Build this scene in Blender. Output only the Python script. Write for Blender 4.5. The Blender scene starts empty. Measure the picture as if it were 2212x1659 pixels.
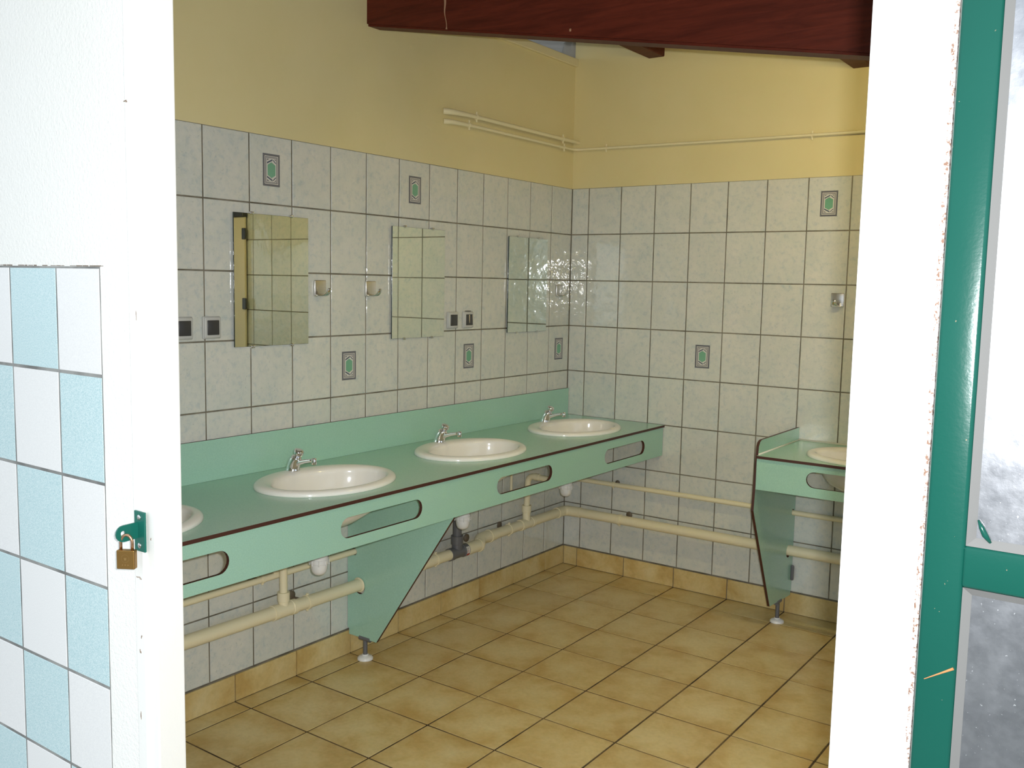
import bpy, bmesh, math, random
from mathutils import Vector, Matrix
C = bpy.context.scene.collection
sc = bpy.context.scene
rnd = random.Random(7)

# ------------------------------------------------------------------ camera, sky, lights, exposure
CAM = Vector((2.80357, -4.47204, 1.58193))
RIGHT = Vector((0.81316541, 0.58168388, 0.02014665))
UP = Vector((-0.07777339, 0.07428922, 0.99419938))
FWD = Vector((-0.57681307, 0.81001542, -0.10564895))
cd = bpy.data.cameras.new('camera')
cam = bpy.data.objects.new('camera', cd)
C.objects.link(cam)
M = Matrix((RIGHT, UP, -FWD)).transposed().to_4x4()
M.translation = CAM
cam.matrix_world = M
cd.sensor_width = 36.0
cd.lens = 36.0 * 2038.19 / 2212.0
cd.clip_start = 0.02
sc.camera = cam

SKY = 1.22
FLASH = 56.0
LAMP = 94.0
world = bpy.data.worlds.new('overcast_sky')
sc.world = world
world.use_nodes = True
bg = world.node_tree.nodes['Background']
bg.inputs[0].default_value = (0.83, 0.93, 1.03, 1)
bg.inputs[1].default_value = SKY

fl = bpy.data.lights.new('camera_flash', 'AREA')          # the camera's own flash, just right of and above the lens
fl.shape = 'RECTANGLE'
fl.size, fl.size_y = 0.034, 0.020
fl.energy = FLASH
fl.color = (0.97, 0.98, 1.0)
flo = bpy.data.objects.new('camera_flash', fl)
C.objects.link(flo)
FM = M.copy()
FM.translation = CAM + RIGHT * 0.042 + UP * 0.036 + FWD * 0.02
flo.matrix_world = FM

sc.view_settings.view_transform = 'Standard'
sc.view_settings.look = 'None'
sc.view_settings.gamma = 1.0
sc.view_settings.use_curve_mapping = False
sc.view_settings.exposure = 0.0
sc.cycles.use_denoising = True
sc.cycles.max_bounces = 10
sc.cycles.diffuse_bounces = 6
sc.cycles.blur_glossy = 1.0
sc.cycles.sample_clamp_indirect = 25.0

# ------------------------------------------------------------------ helpers
def setp(o, label=None, cat=None, kind=None, group=None):
    if label: o['label'] = label
    if cat: o['category'] = cat
    if kind: o['kind'] = kind
    if group: o['group'] = group
    return o

def thing(name, label, cat, loc=(0, 0, 0), rotz=0.0, group=None, kind=None):
    o = bpy.data.objects.new(name, None)
    o.empty_display_size = 0.05
    C.objects.link(o)
    o.location = loc
    o.rotation_euler = (0, 0, rotz)
    return setp(o, label, cat, kind, group)

def obj(name, bm, mats, parent=None, smooth=False, recalc=True):
    if recalc:
        bmesh.ops.recalc_face_normals(bm, faces=bm.faces)
    me = bpy.data.meshes.new(name)
    bm.to_mesh(me)
    bm.free()
    if not isinstance(mats, (list, tuple)): mats = [mats]
    for m in mats: me.materials.append(m)
    if smooth:
        for p in me.polygons: p.use_smooth = True
        if smooth is not True:
            me.set_sharp_from_angle(angle=smooth)
    o = bpy.data.objects.new(name, me)
    C.objects.link(o)
    if parent: o.parent = parent
    return o

def dup(root, loc, rotz=None, label=None, group=None):
    r = root.copy()
    C.objects.link(r)
    r.location = loc
    if rotz is not None: r.rotation_euler = (0, 0, rotz)
    if label: r['label'] = label
    if group: r['group'] = group
    for ch in list(root.children):
        c = ch.copy(); C.objects.link(c); c.parent = r
        for g in list(ch.children):
            d = g.copy(); C.objects.link(d); d.parent = c
    return r

def BM(): return bmesh.new()

def box(bm, lo, hi, bevel=0.0, seg=1, mi=0, rot=None):
    lo, hi = Vector(lo), Vector(hi)
    r = bmesh.ops.create_cube(bm, size=1.0)
    vs = r['verts']
    bmesh.ops.scale(bm, verts=vs, vec=hi - lo)
    if rot is not None: bmesh.ops.rotate(bm, verts=vs, cent=(0, 0, 0), matrix=rot)
    bmesh.ops.translate(bm, verts=vs, vec=(lo + hi) / 2)
    fs = set(f for v in vs for f in v.link_faces)
    for f in fs: f.material_index = mi
    if bevel > 0:
        es = list(set(e for v in vs for e in v.link_edges))
        bmesh.ops.bevel(bm, geom=es, offset=bevel, segments=seg, profile=0.5, affect='EDGES')
    return bm

def frame_of(d):
    d = d.normalized()
    a = Vector((0, 0, 1)) if abs(d.z) < 0.9 else Vector((1, 0, 0))
    u = d.cross(a).normalized()
    return u, d.cross(u).normalized()

def rings(bm, ring_list, cap0=True, cap1=True, mi=0, closed=False):
    """ring_list: list of lists of points with the same count, bridged in order"""
    vr = [[bm.verts.new(p) for p in r] for r in ring_list]
    n = len(vr[0])
    pairs = list(zip(vr[:-1], vr[1:]))
    if closed: pairs.append((vr[-1], vr[0]))
    for a, b in pairs:
        for i in range(n):
            f = bm.faces.new((a[i], a[(i + 1) % n], b[(i + 1) % n], b[i]))
            f.material_index = mi
    if not closed:
        if cap0: bm.faces.new(list(reversed(vr[0]))).material_index = mi
        if cap1: bm.faces.new(vr[-1]).material_index = mi
    return bm

def tube(bm, pts, rad, n=16, mi=0, cap=True):
    """round tube along a polyline; rad a number or one per point"""
    pts = [Vector(p) for p in pts]
    rs = rad if isinstance(rad, (list, tuple)) else [rad] * len(pts)
    ds = []
    for i in range(len(pts)):
        a = pts[max(i - 1, 0)]; b = pts[min(i + 1, len(pts) - 1)]
        d1 = (pts[i] - a).normalized() if i > 0 else None
        d2 = (b - pts[i]).normalized() if i < len(pts) - 1 else None
        d = (d1 + d2) if d1 is not None and d2 is not None else (d1 if d1 is not None else d2)
        if d.length < 1e-6: d = d1 if d1 is not None else d2
        ds.append(d.normalized())
    u, v = frame_of(ds[0])
    out = []
    for i, p in enumerate(pts):
        if i > 0:
            u = (u - ds[i] * u.dot(ds[i])).normalized()
            v = ds[i].cross(u)
        k = 1.0
        out.append([p + (u * math.cos(2 * math.pi * j / n) + v * math.sin(2 * math.pi * j / n)) * rs[i] * k for j in range(n)])
    return rings(bm, out, cap, cap, mi)

def arc_pts(p0, corner, p1, r, n=6):
    """points of a rounded bend at corner between p0 and p1"""
    p0, c, p1 = Vector(p0), Vector(corner), Vector(p1)
    a = (p0 - c).normalized(); b = (p1 - c).normalized()
    pa, pb = c + a * r, c + b * r
    out = []
    for i in range(n + 1):
        t = i / n
        out.append(pa * (1 - t) ** 2 + c * 2 * t * (1 - t) + pb * t * t)
    return out

def lathe(bm, prof, cent=(0, 0, 0), axis='z', n=24, mi=0, caps=True):
    cent = Vector(cent)
    out = []
    for r, h in prof:
        ring = []
        for j in range(n):
            t = 2 * math.pi * j / n
            x, y = r * math.cos(t), r * math.sin(t)
            p = {'z': Vector((x, y, h)), 'x': Vector((h, x, y)), 'y': Vector((y, h, x))}[axis]
            ring.append(cent + p)
        out.append(ring)
    return rings(bm, out, caps, caps, mi)

def plate(outer, holes, thick, to3d, n_dir, edge_mi=1):
    """flat panel with holes: 2-D loops, extruded by thick along n_dir; rim faces get material edge_mi"""
    bm = BM()
    es = []
    for loop in [outer] + list(holes):
        vs = [bm.verts.new(to3d(*p)) for p in loop]
        for i in range(len(vs)): es.append(bm.edges.new((vs[i], vs[(i + 1) % len(vs)])))
    bmesh.ops.triangle_fill(bm, use_beauty=True, use_dissolve=False, edges=es)
    faces = list(bm.faces)
    r = bmesh.ops.extrude_face_region(bm, geom=faces)
    vs = [g for g in r['geom'] if isinstance(g, bmesh.types.BMVert)]
    nd = Vector(n_dir)
    bmesh.ops.translate(bm, verts=vs, vec=nd * thick)
    bmesh.ops.recalc_face_normals(bm, faces=bm.faces)
    bm.normal_update()
    for f in bm.faces:
        f.material_index = 0 if abs(f.normal.dot(nd)) > 0.9 else edge_mi
    return bm

def stadium(cx, cy, w, h, n=10):
    r = h / 2
    out = []
    for k in range(n + 1):
        t = -math.pi / 2 + math.pi * k / n
        out.append((cx + w / 2 - r + r * math.cos(t), cy + r * math.sin(t)))
    for k in range(n + 1):
        t = math.pi / 2 + math.pi * k / n
        out.append((cx - w / 2 + r + r * math.cos(t), cy + r * math.sin(t)))
    return out

def ellipse(cx, cy, a, b, n=48):
    return [(cx + a * math.cos(2 * math.pi * k / n), cy + b * math.sin(2 * math.pi * k / n)) for k in range(n)]

# ------------------------------------------------------------------ materials
def mat(name, col, rough=0.5, metal=0.0, spec=0.5, coat=0.0):
    m = bpy.data.materials.new(name)
    m.use_nodes = True
    b = m.node_tree.nodes['Principled BSDF']
    b.inputs['Base Color'].default_value = (*col, 1)
    b.inputs['Roughness'].default_value = rough
    b.inputs['Metallic'].default_value = metal
    b.inputs['Specular IOR Level'].default_value = spec
    b.inputs['Coat Weight'].default_value = coat
    return m

class NT:
    def __init__(s, m):
        s.t = m.node_tree; s.b = s.t.nodes['Principled BSDF']
    def new(s, kind, **kw):
        n = s.t.nodes.new(kind)
        for k, v in kw.items():
            if k in n.inputs.keys(): n.inputs[k].default_value = v
            else: setattr(n, k, v)
        return n
    def link(s, a, b): s.t.links.new(a, b)
    def coords(s, spread=13.0):
        """world position, shifted by a random amount on every object"""
        g = s.new('ShaderNodeNewGeometry'); oi = s.new('ShaderNodeObjectInfo')
        mu = s.new('ShaderNodeMath', operation='MULTIPLY'); mu.inputs[1].default_value = spread
        s.link(oi.outputs['Random'], mu.inputs[0])
        ad = s.new('ShaderNodeVectorMath', operation='ADD')
        s.link(g.outputs['Position'], ad.inputs[0]); s.link(mu.outputs[0], ad.inputs[1])
        s.rand = oi.outputs['Random']
        return ad.outputs[0]
    def noise(s, vec, scale, detail=3.0, rough=0.55, dist=0.0):
        n = s.new('ShaderNodeTexNoise', Scale=scale, Detail=detail, Roughness=rough, Distortion=dist)
        s.link(vec, n.inputs['Vector'])
        return n.outputs['Fac']
    def ramp(s, fac, stops):
        r = s.new('ShaderNodeValToRGB')
        el = r.color_ramp.elements
        while len(el) < len(stops): el.new(0.5)
        for e, (p, c) in zip(el, stops):
            e.position = p; e.color = (*c, 1) if len(c) == 3 else c
        s.link(fac, r.inputs[0])
        return r.outputs[0]
    def mix(s, fac, a, b, mode='MIX'):
        m = s.new('ShaderNodeMix', data_type='RGBA', blend_type=mode)
        for sock, v in ((m.inputs[0], fac), (m.inputs[6], a), (m.inputs[7], b)):
            if isinstance(v, (int, float)): sock.default_value = v
            elif isinstance(v, tuple): sock.default_value = (*v, 1)
            else: s.link(v, sock)
        return m.outputs[2]
    def bump(s, h, strength, dist, prev=None):
        b = s.new('ShaderNodeBump', Strength=strength, Distance=dist)
        s.link(h, b.inputs['Height'])
        if prev is not None: s.link(prev, b.inputs['Normal'])
        return b.outputs[0]
    def base(s, c): s.link(c, s.b.inputs['Base Color'])
    def normal(s, n): s.link(n, s.b.inputs['Normal'])

def mk_wall_tile():
    m = mat('glazed_wall_tile', (0.6, 0.6, 0.56), 0.055, 0, 0.8)
    t = NT(m); v = t.coords()
    fleck = t.ramp(t.noise(v, 42, 6, 0.68, 0.25), [(0.28, (0.50, 0.545, 0.535)), (0.48, (0.64, 0.635, 0.575)), (0.8, (0.695, 0.68, 0.605))])
    cloud = t.ramp(t.noise(v, 9, 3), [(0.3, (0.90, 0.94, 0.95)), (0.7, (1.0, 1.0, 1.0))])
    c = t.mix(1.0, fleck, cloud, 'MULTIPLY')
    dots = t.ramp(t.noise(v, 120, 2), [(0.27, (0.66, 0.72, 0.72)), (0.35, (1, 1, 1))])
    c = t.mix(0.6, c, dots, 'MULTIPLY')
    tint = t.ramp(t.rand, [(0, (0.965, 0.965, 0.965)), (1, (1, 1, 1))])
    t.base(t.mix(1.0, c, tint, 'MULTIPLY'))
    n1 = t.bump(t.noise(v, 17, 2, 0.5), 0.34, 0.006)
    n2 = t.bump(t.noise(v, 48, 2, 0.5), 0.24, 0.002, n1)
    t.normal(n2)
    return m

def mk_floor_tile():
    m = mat('beige_floor_tile', (0.5, 0.4, 0.2), 0.33, 0, 0.4)
    t = NT(m); v = t.coords()
    tc = t.new('ShaderNodeTexCoord')
    ab = t.new('ShaderNodeVectorMath', operation='ABSOLUTE'); t.link(tc.outputs['Object'], ab.inputs[0])
    sx_ = t.new('ShaderNodeSeparateXYZ'); t.link(ab.outputs[0], sx_.inputs[0])
    mx = t.new('ShaderNodeMath', operation='MAXIMUM'); t.link(sx_.outputs[0], mx.inputs[0]); t.link(sx_.outputs[1], mx.inputs[1])
    ed = t.new('ShaderNodeMath', operation='MULTIPLY_ADD'); t.link(mx.outputs[0], ed.inputs[0]); ed.inputs[1].default_value = -1.5
    t.link(t.noise(v, 7.5, 5, 0.62, 0.3), ed.inputs[2])
    # rustic glaze: paler in the middle of each tile, browner clouds toward its rim
    cl = t.ramp(ed.outputs[0], [(0.18, (0.52, 0.355, 0.125)), (0.36, (0.61, 0.465, 0.205)), (0.58, (0.665, 0.545, 0.285))])
    fine = t.ramp(t.noise(v, 70, 4), [(0.3, (0.90, 0.90, 0.88)), (0.6, (1, 1, 1))])
    tint = t.ramp(t.rand, [(0, (0.93, 0.92, 0.90)), (1, (1, 1, 1))])
    t.base(t.mix(1.0, t.mix(1.0, cl, fine, 'MULTIPLY'), tint, 'MULTIPLY'))
    t.normal(t.bump(t.noise(v, 22, 4), 0.25, 0.002))
    return m

def mk_grout(name, a, b, scale=9):
    m = mat(name, a, 0.85)
    t = NT(m); v = t.coords(0)
    t.base(t.ramp(t.noise(v, scale, 3), [(0.36, a), (0.6, b)]))
    return m

def mk_paint(name, a, b, rough=0.6, bump=0.15, sc_=60):
    m = mat(name, a, rough)
    t = NT(m); v = t.coords(0)
    t.base(t.ramp(t.noise(v, 2.2, 4), [(0.3, a), (0.7, b)]))
    t.normal(t.bump(t.noise(v, sc_, 4, 0.6), bump, 0.003))
    return m

def mk_laminate():
    m = mat('mint_laminate', (0.27, 0.52, 0.42), 0.22, 0, 0.8)
    t = NT(m); v = t.coords(0)
    t.base(t.ramp(t.noise(v, 260, 2), [(0.35, (0.315, 0.540, 0.425)), (0.65, (0.355, 0.590, 0.470))]))
    t.normal(t.bump(t.noise(v, 300, 2), 0.05, 0.0005))
    return m

def mk_speckle(name, a, b):
    m = mat(name, a, 0.25, 0, 0.4)
    t = NT(m); v = t.coords()
    t.base(t.ramp(t.noise(v, 420, 2, 0.7), [(0.40, a), (0.60, b)]))
    t.normal(t.bump(t.noise(v, 300, 2), 0.12, 0.001))
    return m

def mk_wood(name, a, b):
    m = mat(name, a, 0.5, 0, 0.22)
    t = NT(m)
    tc = t.coords(0)
    mp = t.new('ShaderNodeMapping'); mp.inputs['Scale'].default_value = (1.2, 14, 14)
    t.link(tc, mp.inputs['Vector'])
    n = t.noise(mp.outputs[0], 3.5, 6, 0.65, 0.6)
    t.base(t.ramp(n, [(0.3, a), (0.7, b)]))
    t.normal(t.bump(n, 0.25, 0.003))
    return m

def mk_brushed():
    m = mat('brushed_metal_sheet', (0.62, 0.64, 0.66), 0.36, 1.0)
    t = NT(m); v = t.coords(0)
    t.base(t.ramp(t.noise(v, 26, 5, 0.6), [(0.3, (0.30, 0.31, 0.33)), (0.7, (0.41, 0.42, 0.44))]))
    t.base(t.mix(t.ramp(t.noise(v, 240, 2), [(0.69, (0, 0, 0)), (0.72, (1, 1, 1))]), t.ramp(t.noise(v, 26, 5, 0.6), [(0.3, (0.29, 0.30, 0.32)), (0.7, (0.41, 0.42, 0.44))]), (0.85, 0.86, 0.88)))
    rr = t.ramp(t.noise(v, 40, 4), [(0.3, (0.25,) * 3), (0.7, (0.33,) * 3)])
    t.link(rr, t.b.inputs['Roughness'])
    t.normal(t.bump(t.noise(v, 150, 3), 0.10, 0.001))
    return m

WT = mk_wall_tile()
FT = mk_floor_tile()
GROUT = mk_grout('wall_grout', (0.11, 0.095, 0.065), (0.21, 0.185, 0.14))
FGROUT = mk_grout('floor_grout', (0.030, 0.018, 0.008), (0.150, 0.098, 0.042), 5)
YELLOW = mk_paint('cream_yellow_paint', (0.665, 0.575, 0.295), (0.695, 0.61, 0.335), 0.55, 0.10)
RENDER = mk_paint('white_rough_render', (0.86, 0.85, 0.79), (0.89, 0.88, 0.83), 0.8, 0.7, 140)
POST = mk_paint('white_gloss_post', (0.84, 0.83, 0.78), (0.87, 0.86, 0.81), 0.35, 0.12, 90)
MINT = mk_laminate()
CORE = mat('brown_laminate_core', (0.060, 0.018, 0.012), 0.5)
WSPK = mk_speckle('white_speckled_tile', (0.76, 0.755, 0.735), (0.83, 0.825, 0.80))
TSPK = mk_speckle('teal_speckled_tile', (0.42, 0.60, 0.62), (0.62, 0.75, 0.75))
OGROUT = mk_grout('grey_outer_grout', (0.16, 0.16, 0.15), (0.30, 0.30, 0.28))
BEAMW = mk_wood('dark_red_brown_wood', (0.060, 0.0085, 0.0035), (0.118, 0.019, 0.008))
PVC = mk_paint('cream_pvc', (0.76, 0.68, 0.45), (0.79, 0.71, 0.49), 0.38, 0.03)
CPVC = mat('pale_cream_pvc', (0.76, 0.68, 0.43), 0.4)
GREYPVC = mat('grey_pvc', (0.125, 0.125, 0.13), 0.35)
WPLASTIC = mat('white_plastic', (0.74, 0.74, 0.72), 0.25)
CERAMIC = mat('white_ceramic', (0.83, 0.80, 0.73), 0.10, 0, 0.6)
CHROME = mat('chrome', (0.80, 0.80, 0.81), 0.05, 1.0)
SATIN = mat('satin_chrome', (0.72, 0.70, 0.67), 0.26, 1.0)
MIRROR = mat('mirror_glass', (0.80, 0.86, 0.80), 0.0, 1.0)
GLASSEDGE = mat('mirror_edge', (0.02, 0.035, 0.03), 0.15)
GREYFRAME = mat('light_grey_plastic', (0.50, 0.50, 0.47), 0.4)
DARK = mat('dark_grey_rocker', (0.045, 0.044, 0.043), 0.35)
TANSTREAK = mat('tan_streak', (0.62, 0.52, 0.33), 0.5)
def mk_green():
    m = mat('green_gloss_paint', (0.003, 0.050, 0.036), 0.20, 0, 0.3)
    t = NT(m); v = t.coords(0)
    sp = t.ramp(t.noise(v, 130, 3), [(0.235, (0.16, 0.14, 0.09)), (0.25, (0.003, 0.050, 0.036))])
    big = t.ramp(t.noise(v, 8, 3), [(0.3, (0.9, 0.95, 0.95)), (0.7, (1.1, 1.0, 1.0))])
    t.base(t.mix(1.0, sp, big, 'MULTIPLY'))
    t.normal(t.bump(t.noise(v, 160, 3), 0.12, 0.0012))
    return m
GREEN = mk_green()
BRUSHED = mk_brushed()
BRASS = mat('worn_brass', (0.30, 0.17, 0.05), 0.42, 0.9)
BRASSD = mat('brass_emboss', (0.52, 0.32, 0.12), 0.35, 1.0)
COPPER = mat('shackle_metal', (0.60, 0.36, 0.22), 0.25, 1.0)
DECO_G = mat('decor_slate', (0.15, 0.15, 0.165), 0.1)
DECO_W = mat('decor_white', (0.62, 0.60, 0.55), 0.1)
DECO_N = mat('decor_navy', (0.085, 0.11, 0.15), 0.1)
DECO_GR = mk_paint('decor_green', (0.13, 0.33, 0.21), (0.22, 0.44, 0.30), 0.1, 0.02)
CAULK = mat('white_silicone', (0.72, 0.70, 0.62), 0.4)
STUD = mat('rusty_stud', (0.13, 0.10, 0.065), 0.6)
ROOFM = mk_paint('pale_fibre_cement', (0.38, 0.37, 0.36), (0.46, 0.45, 0.44), 0.8, 0.2)
CONC = mk_paint('outdoor_concrete', (0.42, 0.41, 0.38), (0.50, 0.48, 0.44), 0.9, 0.4)
MORTAR = mk_paint('grey_mortar', (0.30, 0.28, 0.24), (0.48, 0.46, 0.42), 0.9, 0.8)
WPAINT = mk_paint('off_white_wall', (0.60, 0.58, 0.50), (0.64, 0.62, 0.54), 0.5, 0.1)
RED = mat('red_print', (0.45, 0.03, 0.03), 0.4)
LBL = mat('white_print', (0.62, 0.60, 0.56), 0.4)
TUBE = bpy.data.materials.new('lit_tube')
TUBE.use_nodes = True
_b = TUBE.node_tree.nodes['Principled BSDF']
_b.inputs['Emission Color'].default_value = (1.0, 0.84, 0.38, 1)
_b.inputs['Emission Strength'].default_value = LAMP

# ------------------------------------------------------------------ room shell
ZT, ZB = 2.107, 0.107              # top of wall tiles, top of skirting
BK = 0.002                         # grout face behind the tile faces
RX, FY = 4.30, -3.20               # right wall, inner face of the front wall
def slope(x): return 2.95 - 0.16 * x

def quadbox(bm, P):                # 8 corners: 4 near then 4 far
    vs = [bm.verts.new(p) for p in P]
    for f in ((0, 1, 2, 3), (7, 6, 5, 4), (0, 4, 5, 1), (1, 5, 6, 2), (2, 6, 7, 3), (3, 7, 4, 0)):
        bm.faces.new([vs[i] for i in f])

# floor slab (grout bed) and tiles
bm = BM(); box(bm, (-0.2, -3.32, -0.12), (RX + 0.1, 0.2, -0.0022))
floor = setp(obj('floor', bm, FGROUT), 'beige square-tiled floor with dark joints', 'floor', 'structure')

def bevel_tile(w, h, t, bev=0.0018):
    """tile in the local x-y plane, face at z=0, body below; 5 visible sides, softened rim"""
    bm = BM()
    def ring(i, z): return [bm.verts.new(p) for p in ((-w/2+i, -h/2+i, z), (w/2-i, -h/2+i, z), (w/2-i, h/2-i, z), (-w/2+i, h/2-i, z))]
    a, b, c = ring(0, -t), ring(0, -bev), ring(bev, 0)
    for r1, r2 in ((a, b), (b, c)):
        for i in range(4): bm.faces.new((r1[i], r1[(i+1) % 4], r2[(i+1) % 4], r2[i]))
    bm.faces.new(c)
    return bm
TM = {}
def tile_mesh(w, h, t, m):
    k = (round(w, 4), round(h, 4), t, m.name)
    if k not in TM:
        bm = bevel_tile(w, h, t, 0.0018 if m.name != 'beige_floor_tile' else 0.0007); me = bpy.data.meshes.new('tile'); bm.normal_update(); bm.to_mesh(me); bm.free()
        me.materials.append(m); TM[k] = me
    return TM[k]
ROT = {'z': Matrix.Identity(3),
       'x': Matrix(((0, 0, 1), (1, 0, 0), (0, 1, 0))),        # local x->y, y->z, normal->+x
       'y': Matrix(((1, 0, 0), (0, 0, -1), (0, 1, 0)))}       # local x->x, y->z, normal->-y
def put_tile(name, parent, cent, w, h, t, m, side, jitter=0.0):
    o = bpy.data.objects.new(name, tile_mesh(w, h, t, m))
    C.objects.link(o); o.parent = parent
    mw = ROT[side].to_4x4()
    if jitter:
        mw = (ROT[side] @ Matrix.Rotation(rnd.uniform(-jitter, jitter), 3, 'X') @ Matrix.Rotation(rnd.uniform(-jitter, jitter), 3, 'Y')).to_4x4()
    mw.translation = Vector(cent)
    o.matrix_world = mw
    o.matrix_local = mw
    return o

G = 0.0078
xs = [0.0] + [0.096 + 0.3 * k for k in range(14)] + [RX]
ys = [0.0] + [-0.193 - 0.3 * k for k in range(11)]
for i in range(len(xs) - 1):
    for j in range(len(ys) - 1):
        x0, x1, y1, y0 = xs[i], xs[i + 1], ys[j], ys[j + 1]
        if x1 - x0 < 0.03: continue
        put_tile('floor_tile', floor, ((x0 + x1) / 2, (y0 + y1) / 2, rnd.uniform(-0.0006, 0.0004)), x1 - x0 - G, y1 - y0 - G, 0.006, FT, 'z', 0.0012)

# walls: backing with grout where the tiles sit and paint above
def wall_box(name, lo, hi, axis, mats, label, top=None):
    bm = BM()
    zs = [lo[2], ZT - 0.001, hi[2]]
    (x0, y0, _), (x1, y1, _) = lo, hi
    prev = None
    for k in (0, 1):
        box(bm, (x0, y0, zs[k]), (x1, y1, zs[k + 1]), mi=k)
    return setp(obj(name, bm, mats), label, 'wall', 'structure')
wall_left = wall_box('wall_left', (-0.20, -3.30, -0.10), (-BK, 0.20, 2.76), 'x', [GROUT, YELLOW], 'left wall with white glazed tiles below cream yellow paint')
bm = BM()
box(bm, (-BK, BK, -0.10), (RX + 0.15, 0.20, ZT - 0.001), mi=0)
quadbox(bm, [(-0.004, BK, ZT - 0.001), (RX + 0.15, BK, ZT - 0.001), (RX + 0.15, BK, slope(RX + 0.15)), (-0.004, BK, slope(0)),
             (-0.004, 0.20, ZT - 0.001), (RX + 0.15, 0.20, ZT - 0.001), (RX + 0.15, 0.20, slope(RX + 0.15)), (-0.004, 0.20, slope(0))])
for f in bm.faces:
    if f.calc_center_median().z > ZT: f.material_index = 1
wall_back = setp(obj('wall_back', bm, [GROUT, YELLOW]), 'back wall with white glazed tiles below cream yellow paint', 'wall', 'structure')

# broken mortar where the back wall meets the eaves
bm = BM()
bmesh.ops.create_icosphere(bm, subdivisions=3, radius=1.0)
for v in bm.verts:
    n = v.co.normalized()
    k = 1 + 0.25 * math.sin(7 * n.x + 3 * n.z) * math.cos(5 * n.y + 2 * n.x) + rnd.uniform(-0.07, 0.07)
    v.co = Vector((-0.06 + n.x * 0.065 * k, 0.055 + n.y * 0.035 * k, 2.83 + n.z * 0.095 * k))
obj('mortar_lump', bm, MORTAR, wall_back, True)

TG = 0.005
for r in range(8):
    zc = ZT - 0.25 * (r + 0.5)
    for c in range(16):
        put_tile('wall_tile', wall_left, (rnd.uniform(-0.0005, 0.0003), -0.2 * (c + 0.5), zc), 0.2 - TG, 0.25 - TG, 0.006, WT, 'x', 0.0022)
    bx = [0.0] + [0.107 + 0.2 * k for k in range(21)] + [RX]
    for c in range(len(bx) - 1):
        if bx[c + 1] - bx[c] < 0.02: continue
        put_tile('wall_tile', wall_back, ((bx[c] + bx[c + 1]) / 2, rnd.uniform(-0.0003, 0.0005), zc), bx[c + 1] - bx[c] - TG, 0.25 - TG, 0.006, WT, 'y', 0.0022)

# printed decor inlays, one per decorated tile
def decor_bm():
    bm = BM()
    def poly(pts, z, mi):
        f = bm.faces.new([bm.verts.new((x, y, z)) for x, y in pts]); f.material_index = mi
    def frame(w, h, t, z, mi):
        o = [(-w/2, -h/2), (w/2, -h/2), (w/2, h/2), (-w/2, h/2)]
        i = [(-w/2+t, -h/2+t), (w/2-t, -h/2+t), (w/2-t, h/2-t), (-w/2+t, h/2-t)]
        for k in range(4): poly([o[k], o[(k+1) % 4], i[(k+1) % 4], i[k]], z, mi)
    W_, H_ = 0.079, 0.118
    o = [(-W_/2, -H_/2), (W_/2, -H_/2), (W_/2, H_/2), (-W_/2, H_/2)]
    vb = [bm.verts.new((x, y, 0)) for x, y in o]; vt = [bm.verts.new((x, y, 0.0009)) for x, y in o]
    for k in range(4): bm.faces.new((vb[k], vb[(k+1) % 4], vt[(k+1) % 4], vt[k]))
    f = bm.faces.new(vt); f.material_index = 0
    z = 0.0011
    frame(0.064, 0.102, 0.0025, z, 1)
    frame(0.054, 0.092, 0.0012, z, 1)
    poly([(-0.0235, -0.043), (0.0235, -0.043), (0.0235, 0.043), (-0.0235, 0.043)], z, 1)
    z = 0.0013
    for s in (1, -1):
        poly([(-0.021, s*0.022), (-0.021, s*0.028), (0.004, s*0.0405), (0.004, s*0.0345)], z, 2)
        poly([(0.006, s*0.036), (0.006, s*0.040), (0.021, s*0.028), (0.021, s*0.023)], z, 2)
        poly([(-0.021, s*0.034), (-0.021, s*0.0405), (-0.009, s*0.0405)], z, 0)
        poly([(0.021, s*0.034), (0.021, s*0.0405), (0.012, s*0.0405)], z, 0)
    poly([(-0.0185, -0.0185), (0, -0.029), (0.0185, -0.0185), (0.0185, 0.0185), (0, 0.029), (-0.0185, 0.0185)], z, 3)
    return bm
bm = decor_bm(); bm.normal_update()
for f in bm.faces:
    if f.normal.z < -0.5: f.normal_flip()
DEC = bpy.data.meshes.new('decor_inlay'); bm.to_mesh(DEC); bm.free()
for m in (DECO_G, DECO_W, DECO_N, DECO_GR): DEC.materials.append(m)
def decor(parent, cent, side):
    for ch in parent.children:      # the tile that carries it
        if ch.name.startswith('wall_tile') and (ch.matrix_local.translation - Vector(cent)).length < 0.05:
            d = bpy.data.objects.new('decor_inlay', DEC); C.objects.link(d)
            d.parent = ch; d.location = (0, 0, 0.0002)
            d['label'] = 'printed grey-framed green hexagon motif'
            ch['label'] = 'white wall tile with a green hexagon motif'
            return
for y, row in ((-2.1, 0), (-1.3, 0), (-1.7, 3), (-0.9, 3), (-0.1, 3)):
    decor(wall_left, (0, y, ZT - 0.25 * (row + 0.5)), 'x')
for x, row in ((1.407, 0), (0.807, 3)):
    decor(wall_back, (x, 0, ZT - 0.25 * (row + 0.5)), 'y')

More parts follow.
